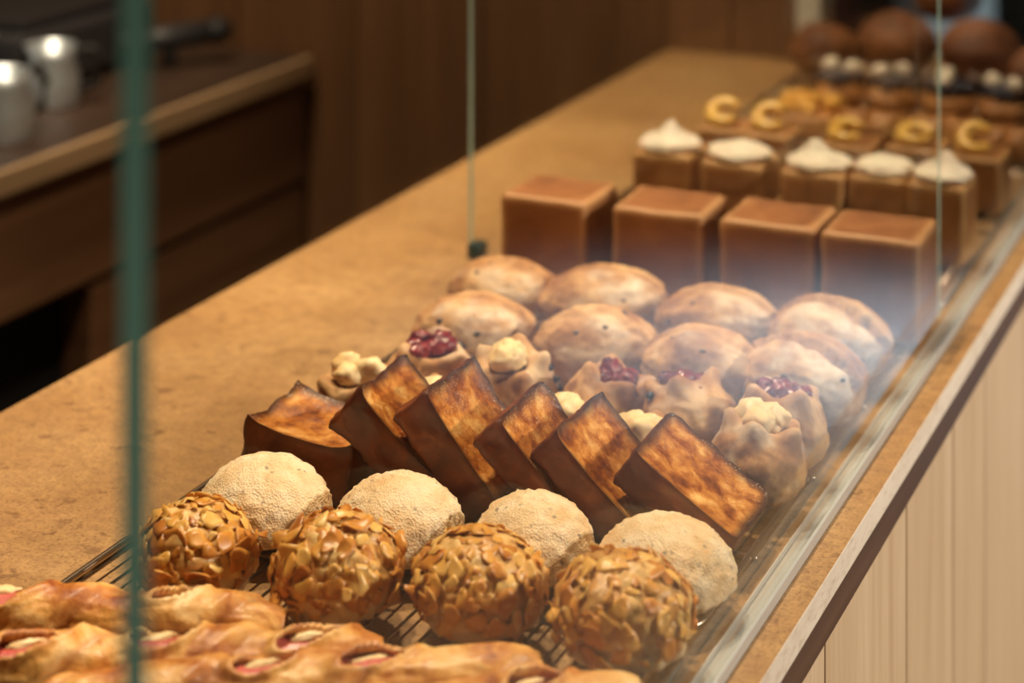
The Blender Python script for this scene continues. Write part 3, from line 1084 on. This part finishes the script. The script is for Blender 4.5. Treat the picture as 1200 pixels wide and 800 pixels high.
# ------------------------------------------------------------------ filled rolls at the near end
def make_roll(i, p0, p1, r, lab, mouths, turns=2.3):
    p0, p1 = Vector(p0), Vector(p1)
    L = (p1 - p0).length
    ang = math.atan2(p1.y - p0.y, p1.x - p0.x)
    mid = (p0 + p1) / 2
    g = empty('filled_roll', (mid.x, mid.y, ZR), lab, 'pastry', 'ham and cheese rolls', ang)
    nu, nv = 150, 64
    U, A = np.meshgrid(np.linspace(0, 1, nu), np.linspace(0, 2 * math.pi, nv, endpoint=False), indexing='ij')
    U, A = U.ravel(), A.ravel()
    Q = np.stack([U * L * 16, np.cos(A) * .9, np.sin(A) * .9], 1)
    end = np.clip(1 - np.abs(2 * U - 1) ** 9 * .45, .1, 1)
    ph = (U * turns * L / .22 - A / (2 * math.pi) + .13 * i) % 1.0
    lip = np.where(ph > .12, (ph - .12) / .88, (0.12 - ph) / .12)
    rad = r * end * (1 + .09 * fbm(Q * .9 + i * 5, 2) + .06 * fbm(Q * 2.6 + i, 4, .6)) - .0015 + .0058 * lip * end
    crack = np.exp(-((ph - .12) / .05) ** 2)
    # mouths: openings in the dough (u, angle from straight up towards the camera, length, width)
    hole = np.ones(len(U)) * 9
    for mu, ma, ml, mw in mouths:
        da = (A - (R(90) + ma) + math.pi) % (2 * math.pi) - math.pi
        du = (U - mu) * L
        dv = da * r
        c_, s_ = math.cos(.45), math.sin(.45)
        a_, b_ = (du * c_ + dv * s_) / (ml / 2), (-du * s_ + dv * c_) / (mw * .72)
        q = np.sqrt(a_ ** 2 + b_ ** 2) + .22 * pn(Q * 2.2 + 9)
        hole = np.minimum(hole, q)
    puff = np.exp(-((hole - 1.15) / .22) ** 2)
    rad += .0035 * puff
    crack = np.maximum(crack, np.exp(-((hole - 1.0) / .10) ** 2))
    def ring(radv):
        X = (U - .5) * L
        Yv = -np.cos(A) * radv   # A=90deg is up
        Zv = np.sin(A) * radv * .86
        return np.stack([X, Yv, Zv + r * .86], 1)
    th = .0035
    Po, Pi = ring(rad), ring(np.maximum(rad - th, .001))
    base = min(Po[:, 2].min(), 0)
    Po[:, 2] = np.maximum(Po[:, 2], .0005)
    Pi[:, 2] = np.maximum(Pi[:, 2], .0015)
    keep = hole > 1.0
    N = nu * nv
    F = []
    ec = {}
    for a in range(nu - 1):
        for b in range(nv):
            q = (a * nv + b, a * nv + (b + 1) % nv, (a + 1) * nv + (b + 1) % nv, (a + 1) * nv + b)
            if all(keep[list(q)]):
                F.append(q)
                for k in range(4):
                    e = (q[k], q[(k + 1) % 4])
                    ec[e] = 1
    inner = [tuple(x + N for x in reversed(f)) for f in F]
    rimf = [(e[1], e[0], e[0] + N, e[1] + N) for e in ec if (e[1], e[0]) not in ec]
    allF = F + inner + rimf
    P = np.concatenate([Po, Pi])
    used = np.zeros(2 * N, bool)
    for f in allF:
        used[list(f)] = True
    mp = np.cumsum(used) - 1
    me = make_mesh('pastry_wrap', P[used], [tuple(int(mp[x]) for x in f) for f in allF], MAT['wrap'], True,
                   {'crack': np.concatenate([crack, crack])[used]})
    obj('pastry_wrap', me, g)
    V, F2 = ico(4)
    Pc = V * np.array([L * .5 * .985, r * .74, r * .66])
    Pc[:, 0] = np.sign(V[:, 0]) * np.abs(V[:, 0]) ** .6 * L * .492
    Pc[:, 1:] *= (1 + .12 * pn(np.stack([Pc[:, 0] * 60, V[:, 1] * 1.5, V[:, 2] * 1.5], 1) + i))[:, None]
    obj('ham', make_mesh('ham', Pc, F2, MAT['ham'], True), g, (0, 0, r * .86))
    for q, (mu, ma, ml, mw) in enumerate(mouths):
        a = R(90) + ma + .25
        X = (mu - .5) * L
        s = mw * .42
        obj('cheese', lump('cheese', (ml * .26, s * .6, s * .55), MAT['cheese'], i * 5 + q, .3, 1.7, 3), g,
            (X - ml * .12, -math.cos(a) * r * .70, r * .86 + math.sin(a) * r * .62), (0, 0, .3))
    return g


# (mouth angle: positive leans to the camera side)
make_roll(0, (-0.890, 1.002, 0), (-0.655, 1.089, 0), .0185, 'filled roll farthest back, its right end below the leftmost almond puff',
          [(.27, .25, .05, .022), (.72, .15, .035, .010)])
make_roll(1, (-0.840, 0.942, 0), (-0.580, 1.080, 0), .0188, 'second filled roll from the back with a ham-filled mouth',
          [(.28, .1, .05, .014), (.55, .35, .045, .020), (.86, .0, .045, .012)])
make_roll(2, (-0.739, 0.950, 0), (-0.483, 1.104, 0), .0185, 'third filled roll from the back, blunt end below the third puff',
          [(.45, .3, .045, .016), (.66, .0, .05, .010)])
make_roll(3, (-0.625, 0.966, 0), (-0.420, 1.106, 0), .0172, 'nearest filled roll at the bottom, below the rightmost almond puff',
          [(.75, .1, .04, .012)])

# ------------------------------------------------------------------ back counter and coffee things
BX0, BX1, BZ = -2.49, -1.75, 0.836
bt = box('back_worktop', (BX0, -1.5, BZ - .035), (BX1, 2.98, BZ), MAT['dark_top'], None, .003)
box('edge_strip', (BX1, -1.5, BZ - .034), (BX1 + .012, 2.98, BZ + .001), MAT['back_oak'], bt, .002)
tag(bt, 'dark wooden worktop with a pale edge on the back counter', 'worktop')
bc = empty('back_counter', (0, 0, 0), 'dark wooden back counter with a black niche below', 'counter')
box('carcass', (BX0, -1.5, 0), (BX1 - .06, 2.98, BZ - .035), MAT['niche'], bc)
for k in range(5):
    y0 = -1.5 + k * .896
    box('drawer_front', (BX1 - .06, y0 + .003, .625), (BX1 - .003, y0 + .893, BZ - .036), MAT['back_wood'], bc, .002)
for y0, y1 in ((-1.5, -.6), (-.6, .3), (2.37, 2.98)):
    box('door', (BX1 - .06, y0 + .003, .08), (BX1 - .006, y1 - .003, .61), MAT['back_wood'], bc, .002)
box('plinth', (BX1 - .06, -1.5, 0), (BX1 - .05, 2.98, .078), MAT['niche'], bc)

def pitcher(i, x, y, rz, lab, h=.095, r=.042):
    g = empty('milk_pitcher', (x, y, BZ), lab, 'jug', 'steel jugs on the back counter', rz)
    n = 28
    prof = [(0, 0), (r * .96, 0), (r, .006), (r, h * .45), (r * .80, h * .78), (r * .86, h), (r * .82, h), (r * .76, h * .78), (r * .95, h * .45), (r * .95, .008), (0, .006)]
    V, F = [], []
    for (rr, zz) in prof:
        for q in range(n):
            an = 2 * math.pi * q / n
            lipo = 1 + (.22 * max(0, math.cos(an)) ** 8 if zz > h * .9 else 0)
            V.append((rr * math.cos(an) * lipo, rr * math.sin(an), zz))
    for k in range(len(prof) - 1):
        for q in range(n):
            F.append((k * n + q, k * n + (q + 1) % n, (k + 1) * n + (q + 1) % n, (k + 1) * n + q))
    obj('jug', make_mesh('jug', V, F, MAT['satin']), g)
    V, F = tube([(-r * .80, 0, h * .90), (-r * 1.5, 0, h * .92), (-r * 1.8, 0, h * .70), (-r * 1.65, 0, h * .35), (-r * .97, 0, h * .25)], .0065, 10)
    obj('handle', make_mesh('handle', V, F, MAT['black']), g)
    return g


pitcher(0, -1.925, 2.50, R(-150), 'steel milk jug nearest the dark grey box on the back counter')
pitcher(1, -2.04, 2.43, R(60), 'steel milk jug at the back, partly outside the left edge', .11, .048)
pitcher(2, -1.855, 2.295, R(-100), 'steel milk jug at the front edge of the back counter, cut by the frame', .10, .045)
ap = empty('appliance', (-2.07, 2.655, BZ + .001), 'low dark grey appliance with a black-tipped arm on the back counter', 'appliance')
box('body', (-.16, -.17, .008), (.10, .17, .105), MAT['dark_grey'], ap, .012)
box('lid', (-.15, -.16, .105), (.09, .16, .122), MAT['black'], ap, .005)
for fx in (-.14, .08):
    for fy in (-.15, .15):
        cyl('foot', (fx, fy, 0), (fx, fy, .009), .012, MAT['black'], ap, 12)
cyl('arm', (.09, .10, .042), (.195, .195, .054), .021, MAT['dark_grey'], ap, 14)
cyl('arm_post', (.15, .155, 0), (.15, .155, .045), .012, MAT['dark_grey'], ap, 12)
obj('arm_grip', lump('arm_grip', (.026, .026, .024), MAT['black'], 3, .05, 1, 3), ap, (.21, .21, .056))

# ------------------------------------------------------------------ things far beyond the counter
cb = empty('cupboard', (-1.62, 5.70, 0), 'dark cupboard far beyond the counter with a dull red door', 'cupboard')
box('body', (-.20, -.2, 0), (.30, .2, 1.6), MAT['dark_grey'], cb, .01)
box('door', (.09, -.215, .47), (.19, -.2, 1.5), plain('dull red paint', (.45, .10, .11), .5), cb, .004)
box('drawer', (.09, -.215, .10), (.24, -.2, .44), plain('grey paint', (.26, .28, .29), .5), cb, .004)
ob = box('storage_box', (-1.02, 5.5, 0), (-0.72, 5.75, .62), plain('olive painted wood', (.17, .16, .09), .6), None, .01)
tag(ob, 'olive painted box standing beside the far low window', 'box')
